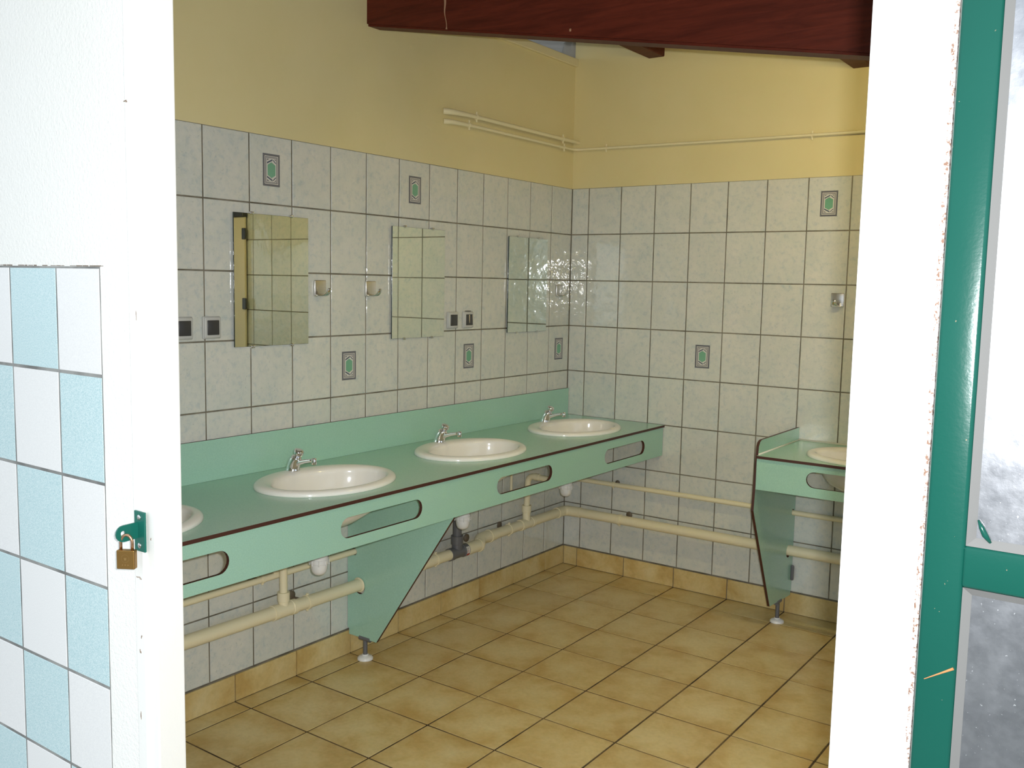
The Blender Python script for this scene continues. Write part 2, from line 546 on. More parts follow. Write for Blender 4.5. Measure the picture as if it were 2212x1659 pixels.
# skirting of cut floor tiles
bm = BM(); box(bm, (-BK, FY, 0), (0.001, 0, ZB))
base_l = setp(obj('baseboard_left', bm, GROUT), 'beige tile skirting along the left wall', 'baseboard', 'structure')
for j in range(len(ys) - 1):
    y1, y0 = ys[j], ys[j + 1]
    put_tile('skirting_tile', base_l, (0.007, (y0 + y1) / 2, ZB / 2 - 0.001), y1 - y0 - 0.005, ZB - 0.006, 0.007, FT, 'x', 0.002)
bm = BM(); box(bm, (0.008, -0.001, 0), (RX, BK, ZB))
base_b = setp(obj('baseboard_back', bm, GROUT), 'beige tile skirting along the back wall', 'baseboard', 'structure')
for i in range(len(xs) - 1):
    x0, x1 = max(xs[i], 0.008), xs[i + 1]
    if x1 - x0 < 0.03: continue
    put_tile('skirting_tile', base_b, ((x0 + x1) / 2, -0.007, ZB / 2 - 0.001), x1 - x0 - 0.005, ZB - 0.006, 0.007, FT, 'y', 0.002)

# front wall with the doorway, two posts
PX0, PX1 = 0.978, 1.045            # left post
QX0, QX1 = 2.478, 2.574            # right post
bm = BM()
box(bm, (-1.6, -3.30, -0.1), (PX0, FY, 1.601), mi=0)
box(bm, (-1.6, -3.304, 1.601), (PX0, FY, 2.76), mi=0)
box(bm, (0.858, -3.304, -0.1), (PX0, -3.29, 1.601), mi=0)
box(bm, (QX1, -3.30, -0.1), (4.45, FY, 2.45), mi=0)
box(bm, (PX0, -3.30, 2.25), (QX1, FY, 2.55), mi=0)
wall_front = setp(obj('wall_front', bm, [RENDER]), 'white rendered outer wall around the doorway, checked tiles at its foot', 'wall', 'structure')
bm = BM(); box(bm, (-1.6, -3.3046, 0.0), (0.858, -3.2995, 1.601))
obj('grout_bed', bm, OGROUT, wall_front)
oz = [1.600, 1.359, 1.115, 0.875, 0.638, 0.400, 0.163, 0.0]
ox = [0.858, 0.678, 0.468, 0.258, 0.048, -0.162]
for r in range(len(oz) - 1):
    for c in range(len(ox) - 1):
        x1, x0, z1, z0 = ox[c], ox[c + 1], oz[r], oz[r + 1]
        put_tile('outer_wall_tile', wall_front, ((x0 + x1) / 2, -3.3055, (z0 + z1) / 2), x1 - x0 - 0.0045, z1 - z0 - 0.0055, 0.004, (WSPK, TSPK)[(r + c) % 2], 'y', 0.002)

bm = BM()
box(bm, (PX0, -3.314, -0.02), (1.013, -3.238, 2.26), 0.003)
box(bm, (1.011, -3.306, -0.02), (PX1, -3.238, 2.26), 0.003, 2)
trim_1 = setp(obj('trim_1', bm, POST), 'white painted door post left of the opening, carrying the hasp', 'door post', 'structure')
bm = BM()
box(bm, (QX0, -3.312, -0.02), (QX1 - 0.004, -3.20, 2.26), 0.004, 2)
trim_2 = setp(obj('trim_2', bm, POST), 'white painted door post right of the opening, beside the green door', 'door post', 'structure')
# rough brown filler line where the post meets the green door
m_ = mat('brown_filler_line', (0.3, 0.2, 0.13), 0.9)
t_ = NT(m_); v_ = t_.coords(0)
t_.base(t_.ramp(t_.noise(v_, 170, 4, 0.75), [(0.42, (0.16, 0.09, 0.06)), (0.55, (0.80, 0.76, 0.72))]))
bm = BM()
z = -0.02
while z < 2.24:
    l = rnd.uniform(0.006, 0.022)
    box(bm, (QX1 - 0.006 + rnd.uniform(-0.0012, 0.0012), -3.3125 + rnd.uniform(-0.0006, 0.0006), z), (QX1 - 0.001, -3.300, z + l))
    z += l
o = obj('filler_line', bm, m_, trim_2); o['kind'] = 'stuff'
# cracks: along the top of the outer tiles and between render and post
bm = BM()
x = -0.16
while x < 0.868:
    l = rnd.uniform(0.008, 0.03); h_ = rnd.uniform(0.0008, 0.0028)
    if rnd.random() < 0.75: box(bm, (x, -3.3045, 1.6025 - h_ / 2), (x + l, -3.300, 1.6025 + h_ / 2))
    x += l + rnd.uniform(0, 0.006)
z = 1.93
while z < 2.22:
    l = rnd.uniform(0.006, 0.025)
    if rnd.random() < 0.8: box(bm, (PX0 - 0.0012, -3.3046, z), (PX0 - 0.0002, -3.301, z + l))
    z += l + rnd.uniform(0.001, 0.008)
box(bm, (PX0 - 0.0022, -3.3046, 1.625), (PX0 - 0.0002, -3.301, 1.645))
o = obj('crack', bm, mat('dirty_crack', (0.20, 0.15, 0.11), 0.9), wall_front); o['kind'] = 'stuff'
# chips on the left post
bm = BM()
for (cx, cz, w, h) in ((0.985, 1.94, 0.012, 0.005), (0.996, 0.93, 0.016, 0.004), (1.0, 0.80, 0.005, 0.008), (0.995, 0.765, 0.006, 0.009), (1.03, 1.02, 0.005, 0.005), (0.99, 0.62, 0.004, 0.02), (1.005, 1.5, 0.003, 0.018)):
    for k in range(3):
        dx, dz = rnd.uniform(-w, w) / 2, rnd.uniform(-h, h) / 2
        yf = -3.314 if cx + dx < 1.012 else -3.306
        box(bm, (cx + dx - w / 4, yf - 0.0004, cz + dz - h / 4), (cx + dx + w / 4, yf + 0.002, cz + dz + h / 4), 0.0003)
o = obj('paint_chips', bm, mat('chipped_filler', (0.30, 0.22, 0.16), 0.9), trim_1); o['kind'] = 'stuff'

WY0, WY1, WZ0, WZ1 = -2.9, -0.5, 0.9, 2.15  # unseen window opening, added so sky light fills the room from the right
bm = BM()
box(bm, (RX, -3.3, -0.1), (RX + 0.15, WY0, slope(RX))); box(bm, (RX, WY1, -0.1), (RX + 0.15, 0.2, slope(RX)))
box(bm, (RX, WY0, -0.1), (RX + 0.15, WY1, WZ0)); box(bm, (RX, WY0, WZ1), (RX + 0.15, WY1, slope(RX)))
setp(obj('wall_right', bm, WPAINT), 'plain off-white right wall out of view, with an opening added for sky light', 'wall', 'structure')
w1 = setp(thing('window_added', 'open window added in the unseen right wall to let in sky light', 'window', (RX + 0.07, (WY0 + WY1) / 2, WZ0)), kind='structure')
hw, hh = (WY1 - WY0) / 2, WZ1 - WZ0
for lo, hi in (((-0.03, -hw, 0), (0.03, hw, 0.05)), ((-0.03, -hw, hh - 0.05), (0.03, hw, hh)), ((-0.03, -hw, 0.05), (0.03, -hw + 0.05, hh - 0.05)),
               ((-0.03, hw - 0.05, 0.05), (0.03, hw, hh - 0.05)), ((-0.025, -0.025, 0.05), (0.025, 0.025, hh - 0.05))):
    bm = BM(); box(bm, lo, hi, 0.004); obj('frame_bar', bm, WPLASTIC, w1)

# roof sheet with ridges, sloping down to the right, overhanging on the left
bm = BM()
n = 144; y0, y1 = -3.85, 3.05
top, bot = [], []
for k in range(n + 1):
    y = y0 + (y1 - y0) * k / n
    dz = 0.018 * math.sin(k * math.pi / 1.5)
    top.append((y, 0.03 + dz)); bot.append((y, dz + 0.022))
loop = top + bot[::-1]
rr = [[Vector((x, y, slope(x) + z)) for y, z in loop] for x in (-4.0, RX + 0.4)]
rings(bm, rr)
ceiling = setp(obj('ceiling', bm, ROOFM), 'pale corrugated roof sheet seen above the wall gap', 'roof', 'structure')

bm = BM(); box(bm, (-0.03, FY, 2.755), (0.016, 0.003, 2.797), 0.003)
setp(obj('trim_3', bm, mk_paint('cream_trim', (0.70, 0.61, 0.36), (0.72, 0.64, 0.40), 0.5, 0.05)), 'cream batten capping the left wall under the roof gap', 'trim', 'structure')

# roof timbers
bt = thing('roof_beam', 'thick dark red-brown roof beam running from the left wall across the picture', 'beam', (0, -1.6, 2.61))
bm = BM()
x0, x1 = -0.10, RX + 0.1
def bz(x): return 2.612 - 0.178 * x
quadbox(bm, [(x0, -1.60, bz(x0)), (x1, -1.60, bz(x1)), (x1, -1.60, bz(x1) + 0.25), (x0, -1.60, bz(x0) + 0.25),
             (x0, -1.515, bz(x0)), (x1, -1.515, bz(x1)), (x1, -1.515, bz(x1) + 0.25), (x0, -1.515, bz(x0) + 0.25)])
bmesh.ops.recalc_face_normals(bm, faces=bm.faces)
bmesh.ops.bevel(bm, geom=[e for e in bm.edges if abs(e.verts[0].co.x - e.verts[1].co.x) > 1], offset=0.008, segments=2, affect='EDGES')
bmesh.ops.translate(bm, verts=bm.verts, vec=(0, 1.6, -2.61))
bo = obj('timber', bm, BEAMW, bt)
bm = BM()   # pale resin drip and small chip on the beam face
pts = []
for k in range(15):
    t = k / 14
    zz = bz(0.42) + 0.135 - 0.13 * t
    pts.append((0.405 + 0.012 * t + 0.003 * math.sin(9 * t), -0.0005, zz - 2.61))
tube(bm, pts, [0.006 - 0.0042 * min(1, k / 9) + (0.002 if k == 14 else 0) for k in range(15)], 8)
box(bm, (0.973, -0.002, bz(0.98) + 0.022 - 2.61), (0.981, 0.002, bz(0.98) + 0.032 - 2.61), 0.001)
obj('resin_streak', bm, mat('pale_resin', (0.34, 0.19, 0.11), 0.5), bt, True)['label'] = 'pale dried streak'
def purlin(x, label):
    t = thing('purlin', label, 'purlin', (x, 0, 2.75 - 0.16 * (x - 0.485)), 0, 'purlins between back wall and beam')
    bm = BM(); box(bm, (-0.045, -1.62, 0), (0.045, 0.06, 0.105), 0.004)
    obj('timber', bm, BEAMW, t)
purlin(0.485, 'brown purlin end in the back wall near the corner, under the beam')
purlin(1.525, 'brown purlin at the right, barely showing under the beam beside the post')

# unseen batten light added for warm overhead light, hidden behind the beam
lt = thing('added_light', 'unseen batten light added behind the beam for warm overhead light', 'lamp', (2.00, -1.43, 2.47), math.radians(90))
bm = BM(); box(bm, (-0.06, -0.65, 0.0), (0.06, 0.65, 0.05), 0.006)
obj('housing', bm, WPLASTIC, lt)
bm = BM(); tube(bm, [(0, -0.6, -0.022), (0, 0.6, -0.022)], 0.013, 12)
obj('tube', bm, TUBE, lt, True)
for s in (-0.61, 0.61):
    bm = BM(); box(bm, (-0.02, s - 0.012, -0.04), (0.02, s + 0.012, 0.002), 0.003)
    obj('lamp_holder', bm, WPLASTIC, lt)
for s in (-0.4, 0.4):
    bm = BM(); tube(bm, [(0, s, 0.05), (0, s, 0.14)], 0.008, 8)
    obj('hanger', bm, WPLASTIC, lt)

# ground outside
bm = BM(); box(bm, (-30, -40, -0.25), (30, 30, -0.125))
setp(obj('ground', bm, CONC), 'grey concrete ground outside the doorway', 'ground', 'structure')

# ------------------------------------------------------------------ green door folded back against the outer wall
dr = setp(thing('door_1', 'green framed door with metal panels, folded open at the right', 'door', (2.578, -3.335, 0)), kind='structure')
DW, DH = 0.92, 2.12
sx = 0.043
rails = [(0.05, 0.12), (0.66, 0.72), (1.252, 1.300), (2.06, DH)]
def stile(x0, x1, name='stile'):
    bm = BM(); box(bm, (x0, 0, 0.05), (x1, 0.026, DH), 0.005, 3)
    return obj(name, bm, GREEN, dr, math.radians(50))
s1 = stile(0, sx); stile(DW - sx, DW)
for z0, z1 in rails:
    bm = BM(); box(bm, (sx - 0.002, 0.0005, z0), (DW - sx + 0.002, 0.0255, z1), 0.004, 3)
    obj('rail', bm, GREEN, dr, math.radians(50))
for (a, b) in ((0.12, 0.66), (0.72, 1.252), (1.300, 2.06)):
    bm = BM(); box(bm, (sx - 0.004, 0.010, a - 0.004), (DW - sx + 0.004, 0.016, b + 0.004))
    pn = obj('metal_panel', bm, BRUSHED, dr); pn['label'] = 'scratched grey metal sheet'
    # sealing bead around the sheet
    bm = BM()
    x0, x1 = sx, DW - sx
    w = 0.009
    o4 = [(x0, a), (x1, a), (x1, b), (x0, b)]; i4 = [(x0 + w, a + w), (x1 - w, a + w), (x1 - w, b - w), (x0 + w, b - w)]
    for k in range(4):
        p, q, r_, s_ = o4[k], o4[(k + 1) % 4], i4[(k + 1) % 4], i4[k]
        bm.faces.new([bm.verts.new(v) for v in ((p[0], 0.003, p[1]), (q[0], 0.003, q[1]), (r_[0], 0.0098, r_[1]), (s_[0], 0.0098, s_[1]))])
    obj('glazing_bead', bm, mat('pale_bead', (0.11, 0.11, 0.105), 0.6), pn)
    if a > 1.2:
        bm = BM(); tube(bm, [(x0 + 0.010, 0.0085, a + 0.030), (x0 + 0.014, 0.008, a + 0.022), (x0 + 0.018, 0.008, a + 0.014), (x0 + 0.024, 0.0085, a + 0.006)], [0.001, 0.003, 0.0035, 0.0015], 8)
        obj('paint_flake', bm, GREEN, pn, True)
bm = BM(); tube(bm, [(0.010, -0.0006, 1.137), (0.028, -0.0006, 1.149), (0.040, -0.0006, 1.157)], [0.0004, 0.0010, 0.0016], 6)
obj('rust_scratch', bm, mat('rust', (0.42, 0.15, 0.05), 0.8), s1)
for z in (0.25, 1.95):
    bm = BM(); tube(bm, [(-0.004, 0.014, z), (-0.004, 0.014, z + 0.10)], 0.008, 12)
    obj('hinge', bm, GREEN, dr, True)

# ------------------------------------------------------------------ hasp and padlock on the left post
hs = thing('hasp', 'green painted steel hasp screwed to the white left door post', 'hasp', (1.005, -3.314, 1.036))
bm = BM()
box(bm, (-0.018, -0.004, -0.044), (0.020, 0.001, 0.044), 0.0015, 2)
HGREEN = mat('green_paint_lightened', (0.008, 0.125, 0.092), 0.3)  # door green made lighter in colour to offset the weaker flash here
hb = obj('base_plate', bm, HGREEN, hs)
def rnd_tab():
    o = [(0.0, 0.020), (-0.030, 0.019)]
    for k in range(9):
        t = math.pi / 2 + math.pi * k / 8
        o.append((-0.034 + 0.018 * math.cos(t) * 1.0, 0.001 + 0.018 * math.sin(t)))
    o += [(-0.030, -0.017), (0.0, -0.015)]
    return o
hole = [(-0.036 + 0.0055 * math.cos(2 * math.pi * k / 14), 0.002 + 0.0055 * math.sin(2 * math.pi * k / 14)) for k in range(14)]
bm = plate(rnd_tab(), [hole], 0.004, lambda a, b: (-0.008, a - 0.003, b), (1, 0, 0), 0)
obj('staple_tab', bm, HGREEN, hs)
for dz in (0.031, -0.031):
    bm = BM(); lathe(bm, [(0.0062, -0.004), (0.0058, -0.0055), (0.003, -0.0066), (0.0003, -0.0069)], (0.001, 0, dz), 'y', 16)
    obj('screw', bm, SATIN, hs, True)['label'] = 'bare steel screw head'
pk = thing('padlock', 'brass padlock hanging shut from the green hasp', 'padlock', (1.008, -3.350, 0.983), math.radians(32))
bm = BM(); box(bm, (-0.0195, -0.0075, -0.0205), (0.0195, 0.0075, 0.0205), 0.0018, 2)
pb = obj('body', bm, BRASS, pk)
bm = BM()
for k in range(20):
    t0, t1 = 2 * math.pi * k / 20, 2 * math.pi * (k + 1) / 20
    for r0, r1 in ((0.0080, 0.0087),):
        P = [(r0 * math.cos(t0), r0 * math.sin(t0)), (r1 * math.cos(t0), r1 * math.sin(t0)), (r1 * math.cos(t1), r1 * math.sin(t1)), (r0 * math.cos(t1), r0 * math.sin(t1))]
        bm.faces.new([bm.verts.new((x, -0.0078, 0.003 + z)) for x, z in P])
bm.faces.new([bm.verts.new(p) for p in ((-0.003, -0.0078, 0.0045), (0.003, -0.0078, 0.0045), (0.002, -0.0078, -0.001), (-0.002, -0.0078, -0.001))])
for dx in (-0.006, 0, 0.006):
    box(bm, (dx - 0.0012, -0.0079, -0.0125), (dx + 0.0012, -0.0074, -0.0095))
obj('embossed_mark', bm, BRASSD, pb)
bm = BM()
pts = [(-0.0125, 0, 0.017), (-0.0125, 0, 0.036)]
for k in range(1, 10):
    t = math.pi - math.pi * k / 10
    pts.append((0.0125 * math.cos(t), 0, 0.036 + 0.0165 * math.sin(t)))
pts += [(0.0125, 0, 0.036), (0.0125, 0, 0.017)]
tube(bm, pts, 0.0032, 12)
obj('shackle', bm, COPPER, pk, True)['label'] = 'copper-coloured shackle'

# ------------------------------------------------------------------ long vanity on the left wall
ZC = 0.86
SINK = [-2.980, -2.135, -1.292, -0.446]
TH = 0.012
va = thing('vanity_counter', 'long mint green vanity counter on the left wall, holding the row of basins', 'counter', (0, -1.5, 0))
def loc(bm, o):
    bmesh.ops.translate(bm, verts=bm.verts, vec=-Vector(o)); return bm
VO = (0, -1.5, 0)
YE = -3.18
holes = [ellipse(0.340, -2.945, 0.185, 0.22)] + [ellipse(0.340, y, 0.185, 0.252) for y in SINK[1:]]
bm = plate([(0.0015, -0.004), (0.0015, YE), (0.612, YE), (0.612, -0.004)], holes, TH, lambda a, b: (a, b, ZC - TH), (0, 0, 1))
obj('worktop', loc(bm, VO), [MINT, CORE], va)
bm = plate([(-0.004, ZC + 0.0005), (-0.004, 1.008), (YE, 1.008), (YE, ZC + 0.0005)], [], 0.011, lambda a, b: (0.0015, a, b), (1, 0, 0))
obj('backsplash', loc(bm, VO), [MINT, CORE], va)
slots = [stadium(-2.965, 0.770, 0.38, 0.070)] + [stadium(y, 0.770, 0.405, 0.070) for y in (-2.130, -1.270, -0.410)]
bm = plate([(-0.004, 0.697), (-0.004, ZC - TH - 0.0005), (YE, ZC - TH - 0.0005), (YE, 0.697)], slots, 0.012, lambda a, b: (0.592, a, b), (1, 0, 0))
obj('apron', loc(bm, VO), [MINT, CORE], va)['label'] = 'mint front panel with four rounded slots'
prof = [(0.0105, 0.090), (0.168, 0.088), (0.572, 0.684), (0.590, 0.695), (0.590, ZC - TH - 0.001), (0.002, ZC - TH - 0.001), (0.002, 0.12), (0.0105, 0.115)]
ph = [[(0.072 + 0.0295 * math.cos(2 * math.pi * k / 24), 0.306 + 0.0295 * math.sin(2 * math.pi * k / 24)) for k in range(24)],
      [(0.040 + 0.0155 * math.cos(2 * math.pi * k / 16), 0.453 + 0.0155 * math.sin(2 * math.pi * k / 16)) for k in range(16)]]
bm = plate(prof, ph, 0.012, lambda a, b: (a, -1.706, b), (0, 1, 0))
obj('support_panel', loc(bm, VO), [MINT, CORE], va)['label'] = 'mint tapering support panel with a slanted front edge'
def foot(parent, x, y, ztop, O, along='x'):
    bm = BM()
    d = Vector((1, 0, 0)) if along == 'x' else Vector((0, 1, 0))
    p = Vector((x, y, 0))
    tube(bm, [p + Vector((0, 0, 0.016)), p + Vector((0, 0, ztop))], 0.0095, 14)
    tube(bm, [p - d * 0.03 + Vector((0, 0, ztop)), p + d * 0.03 + Vector((0, 0, ztop))], 0.0105, 14)
    f = obj('support_foot', loc(bm, O), GREYPVC, parent, math.radians(50)); f['label'] = 'dark grey tubular foot'
    bm = BM(); lathe(bm, [(0.033, 0.0), (0.033, 0.007), (0.026, 0.013), (0.014, 0.017), (0.013, 0.022)], (x, y, 0), 'z', 24)
    b = obj('foot_disc', loc(bm, O), WPLASTIC, f, math.radians(50)); b['label'] = 'white round floor disc'
foot(va, 0.100, -1.700, 0.088, VO)

# right-hand vanity on the back wall
BO = (1.32, 0, 0)
vb = thing('vanity_counter', 'mint green vanity counter on the back wall, cut off by the right door post', 'counter', BO)
XE = 3.0; XP = 1.325
bh = [ellipse(1.755, -0.330, 0.252, 0.185), ellipse(2.55, -0.330, 0.252, 0.185)]
bm = plate([(XP + 0.001, -0.0015), (XE, -0.0015), (XE, -0.556), (XP + 0.001, -0.556)], bh, TH, lambda a, b: (a, b, ZC - TH), (0, 0, 1))
obj('worktop', loc(bm, BO), [MINT, CORE], vb)
bm = plate([(XP + 0.001, 0.710), (XE, 0.710), (XE, ZC - TH - 0.0005), (XP + 0.001, ZC - TH - 0.0005)],
           [stadium(1.775, 0.785, 0.46, 0.068), stadium(2.55, 0.785, 0.46, 0.068)], 0.012, lambda a, b: (a, -0.548, b), (0, 1, 0))
obj('apron', loc(bm, BO), [MINT, CORE], vb)['label'] = 'mint front panel with rounded slots'
sp = [(-0.002, 0.922), (-0.495, 0.922), (-0.515, 0.914), (-0.527, 0.896), (-0.556, 0.615), (-0.292, 0.112), (-0.012, 0.094), (-0.012, 0.114), (-0.002, 0.118)]
ph = [[(-0.070 + 0.0295 * math.cos(2 * math.pi * k / 24), 0.325 + 0.0295 * math.sin(2 * math.pi * k / 24)) for k in range(24)],
      [(-0.034 + 0.0155 * math.cos(2 * math.pi * k / 16), 0.512 + 0.0155 * math.sin(2 * math.pi * k / 16)) for k in range(16)]]
bm = plate(sp, ph, 0.012, lambda a, b: (XP - 0.012, a, b), (1, 0, 0))
obj('side_panel', loc(bm, BO), [MINT, CORE], vb)['label'] = 'mint end panel tapering to a point, brown edge'
bm = BM()
tube(bm, [(XP + 0.003, -0.004, ZC + 0.002), (XE, -0.004, ZC + 0.002)], 0.005, 8)
tube(bm, [(XP + 0.002, -0.004, ZC + 0.002), (XP + 0.002, -0.53, ZC + 0.002)], 0.004, 8)
obj('silicone_joint', loc(bm, BO), CAULK, vb, True)['label'] = 'white silicone joint'
foot(vb, 1.319, -0.165, 0.100, BO, 'y')
bm = BM(); box(bm, (XP - 0.001, -0.024, 0.17), (XP + 0.014, -0.009, 0.245), 0.005, 2)
obj('wall_bracket', loc(bm, BO), GREYPVC, vb)['label'] = 'dark grey fixing bracket at the wall'

# ------------------------------------------------------------------ basins
def spline(P, k):
    out = []
    for i in range(len(P) - 1):
        p0, p1, p2, p3 = P[max(i - 1, 0)], P[i], P[i + 1], P[min(i + 2, len(P) - 1)]
        for j in range(k):
            t = j / k
            out.append(tuple(0.5 * (2 * b_ + (c_ - a_) * t + (2 * a_ - 5 * b_ + 4 * c_ - d_) * t * t + (3 * b_ - a_ - 3 * c_ + d_) * t ** 3) for a_, b_, c_, d_ in zip(p0, p1, p2, p3)))
    return out + [P[-1]]
def basin_bm(n=88):
    rim = [(0.2165, 0.2785, 0, 0.0002), (0.2170, 0.2790, 0, 0.0035), (0.2162, 0.2782, 0, 0.0080), (0.2138, 0.2758, 0, 0.0122), (0.2085, 0.2705, 0, 0.0160), (0.2000, 0.2620, 0.001, 0.0183),
           (0.186, 0.250, 0.006, 0.0190), (0.174, 0.240, 0.012, 0.0170), (0.1655, 0.2325, 0.017, 0.0130), (0.1605, 0.2285, 0.020, 0.006), (0.1580, 0.2262, 0.020, -0.006), (0.1560, 0.2240, 0.020, -0.020),
           (0.1510, 0.2185, 0.019, -0.040), (0.1410, 0.2055, 0.016, -0.068), (0.119, 0.172, 0.010, -0.104), (0.082, 0.112, 0.002, -0.132), (0.040, 0.045, -0.007, -0.146), (0.022, 0.022, -0.01, -0.149)]
    under = [(0.022, 0.022, -0.01, -0.165), (0.045, 0.05, -0.007, -0.162), (0.091, 0.121, 0.002, -0.146), (0.130, 0.182, 0.010, -0.112), (0.150, 0.215, 0.017, -0.06), (0.160, 0.228, 0.018, -0.010), (0.200, 0.262, 0.0, 0.0002)]
    bm = BM()
    rl = [[Vector((cx + a * math.cos(2 * math.pi * k / n), b * math.sin(2 * math.pi * k / n), z)) for k in range(n)] for a, b, cx, z in spline(rim, 2) + under]
    return rings(bm, rl, closed=True)
LB = ['white oval basin at the left edge, mostly hidden by the door post', 'white oval basin nearest in full view, left of the other two',
      'white oval basin, middle of the three in full view', 'white oval basin nearest the back wall corner']
b0 = thing('washbasin', LB[1], 'basin', (0.33, SINK[1], ZC), 0, 'basins in the long counter')
obj('bowl', basin_bm(), CERAMIC, b0, True)
bm = BM(); lathe(bm, [(0.030, -0.1475), (0.030, -0.1455), (0.022, -0.1450), (0.020, -0.149), (0.018, -0.165)], (-0.010, 0, 0), 'z', 24)
obj('drain', bm, CHROME, b0, True)['label'] = 'chrome drain ring'
for i in (0, 2, 3): dup(b0, (0.33, SINK[i], ZC), 0, LB[i])
dup(b0, (1.755, -0.320, ZC), -math.pi / 2, 'white oval basin in the right-hand counter, cut by the post', 'basins in the back wall counter')

# ------------------------------------------------------------------ push taps
t0 = thing('push_tap', 'chrome push tap on the basin nearest in full view, left', 'tap', (0.150, SINK[1], ZC + 0.0178), 0, 'push taps on the basins')
bm = BM()
ringsl = []
for (h, r, dx) in ((-0.002, 0.0265, 0), (0.004, 0.0265, 0), (0.008, 0.0245, 0.0), (0.020, 0.0245, 0.003), (0.034, 0.0235, 0.009), (0.046, 0.0215, 0.016), (0.053, 0.0195, 0.021), (0.056, 0.0150, 0.024)):
    tl = -0.42 * max(0, h) / 0.056
    ringsl.append([Vector((dx + r * math.cos(a) * math.cos(tl), r * math.sin(a), h + r * math.cos(a) * math.sin(tl))) for a in [2 * math.pi * k / 24 for k in range(24)]])
rings(bm, ringsl)
obj('tap_body', bm, CHROME, t0, True)
bm = BM()
ax = Vector((math.sin(0.42), 0, math.cos(0.42))); o_ = Vector((0.0235, 0, 0.052))
u_, v_ = frame_of(ax)
rl = []
for h, r in ((0.0, 0.0125), (0.010, 0.0125), (0.013, 0.0160), (0.017, 0.0185), (0.026, 0.0185), (0.0305, 0.0165), (0.032, 0.010), (0.0322, 0.001)):
    rl.append([o_ + ax * h + (u_ * math.cos(2 * math.pi * k / 24) + v_ * math.sin(2 * math.pi * k / 24)) * r for k in range(24)])
rings(bm, rl)
obj('push_button', bm, CHROME, t0, True)
bm = BM()
pts = [(0.012, 0, 0.024), (0.035, 0, 0.034), (0.065, 0, 0.0425), (0.095, 0, 0.0485), (0.112, 0, 0.051)]
tube(bm, pts, [0.0125, 0.0095, 0.0072, 0.0062, 0.0060], 14)
sp_ = obj('spout', bm, CHROME, t0, True)
bm = BM(); lathe(bm, [(0.0085, 0.036), (0.0095, 0.038), (0.0095, 0.058), (0.0075, 0.060), (0.001, 0.0604)], (0.114, 0, 0), 'z', 18)
obj('outlet', bm, CHROME, sp_, math.radians(50))
dup(t0, (0.150, SINK[2], ZC + 0.0178), 0, 'chrome push tap on the middle basin of the three')
dup(t0, (0.150, SINK[3], ZC + 0.0178), 0, 'chrome push tap on the basin nearest the back corner')

# ------------------------------------------------------------------ bottle traps
tr = thing('bottle_trap', 'white bottle trap showing under the apron, left of the support panel', 'trap', (0.285, SINK[1] + 0.005, 0.505), 0, 'bottle traps under the basins')
bm = BM(); lathe(bm, [(0.002, 0.0), (0.014, 0.002), (0.023, 0.008), (0.0285, 0.018), (0.0305, 0.030), (0.0315, 0.050), (0.0315, 0.075), (0.0315, 0.110), (0.026, 0.120)], (0, 0, 0), 'z', 28)
obj('cup', bm, WPLASTIC, tr, True)
bm = BM(); lathe(bm, [(0.0318, 0.044), (0.0355, 0.046), (0.0355, 0.060), (0.0335, 0.062), (0.0335, 0.070)], (0, 0, 0), 'z', 28, caps=False)
for s in range(8):
    a = 2 * math.pi * s / 8
    box(bm, (0.0350 * math.cos(a) - 0.002, 0.0350 * math.sin(a) - 0.002, 0.040), (0.0350 * math.cos(a) + 0.002, 0.0350 * math.sin(a) + 0.002, 0.060), 0.0006)
obj('collar_nut', bm, WPLASTIC, tr, math.radians(40))
bm = BM(); tube(bm, [(0, 0, 0.118), (0.012, 0, 0.155), (0.022, 0, 0.189)], 0.0165, 16)
obj('tail_pipe', bm, WPLASTIC, tr, True)
dup(tr, (0.285, SINK[2] + 0.005, 0.505), 0, 'white bottle trap beside the grey pipe, right of the support panel')
dup(tr, (0.285, SINK[3] + 0.005, 0.505), 0, 'white bottle trap nearest the back corner, under the apron')

# ------------------------------------------------------------------ drain pipe round the corner
dp = thing('drain_pipe', 'thick cream drain pipe low along the left and back walls', 'pipe', (0, 0, 0.3))
DO = (0, 0, 0.3)
R = 0.0255
def zl(y): return 0.300 - 0.0105 * (y + 0.1)
def pipe(name, pts, r, m=PVC, parent=dp, O=DO, n=18, label=None, sm=True):
    bm = BM(); tube(bm, pts, r, n)
    o = obj(name, loc(bm, O), m, parent, math.radians(40))
    if label: o['label'] = label
    return o
PX = 0.072
pipe('straight_pipe', [(PX, -3.1, zl(-3.1)), (PX, -2.165, zl(-2.165))], R)
pipe('straight_pipe', [(PX, -2.065, zl(-2.065)), (PX, -1.30, zl(-1.3))], R)
def tee(y, r, m=PVC, label=None, x=PX, ext=0.055, up=0.075):
    bm = BM()
    tube(bm, [(x, y - ext, zl(y - ext)), (x, y - ext + 0.02, zl(y - ext + 0.02)), (x, y - ext + 0.022, zl(y)), (x, y + ext - 0.022, zl(y)), (x, y + ext - 0.02, zl(y)), (x, y + ext, zl(y + ext))],
         [r + 0.004, r + 0.004, r + 0.002, r + 0.002, r + 0.004, r + 0.004], 20)
    o = obj('tee_fitting', loc(bm, DO), m, dp, math.radians(35))
    if label: o['label'] = label
    return o
def coupler(name, y, l, r, x=PX, z=None, m=PVC):
    z = zl(y) if z is None else z
    return pipe(name, [(x, y - l / 2, z), (x, y + l / 2, z)], r, m)
tee(-2.115, R)
pipe('branch_socket', [(PX, -2.115, 0.325), (PX, -2.115, 0.340), (PX, -2.115, 0.356), (PX, -2.115, 0.358), (PX, -2.115, 0.392)], [0.0225, 0.020, 0.020, 0.0235, 0.0235])
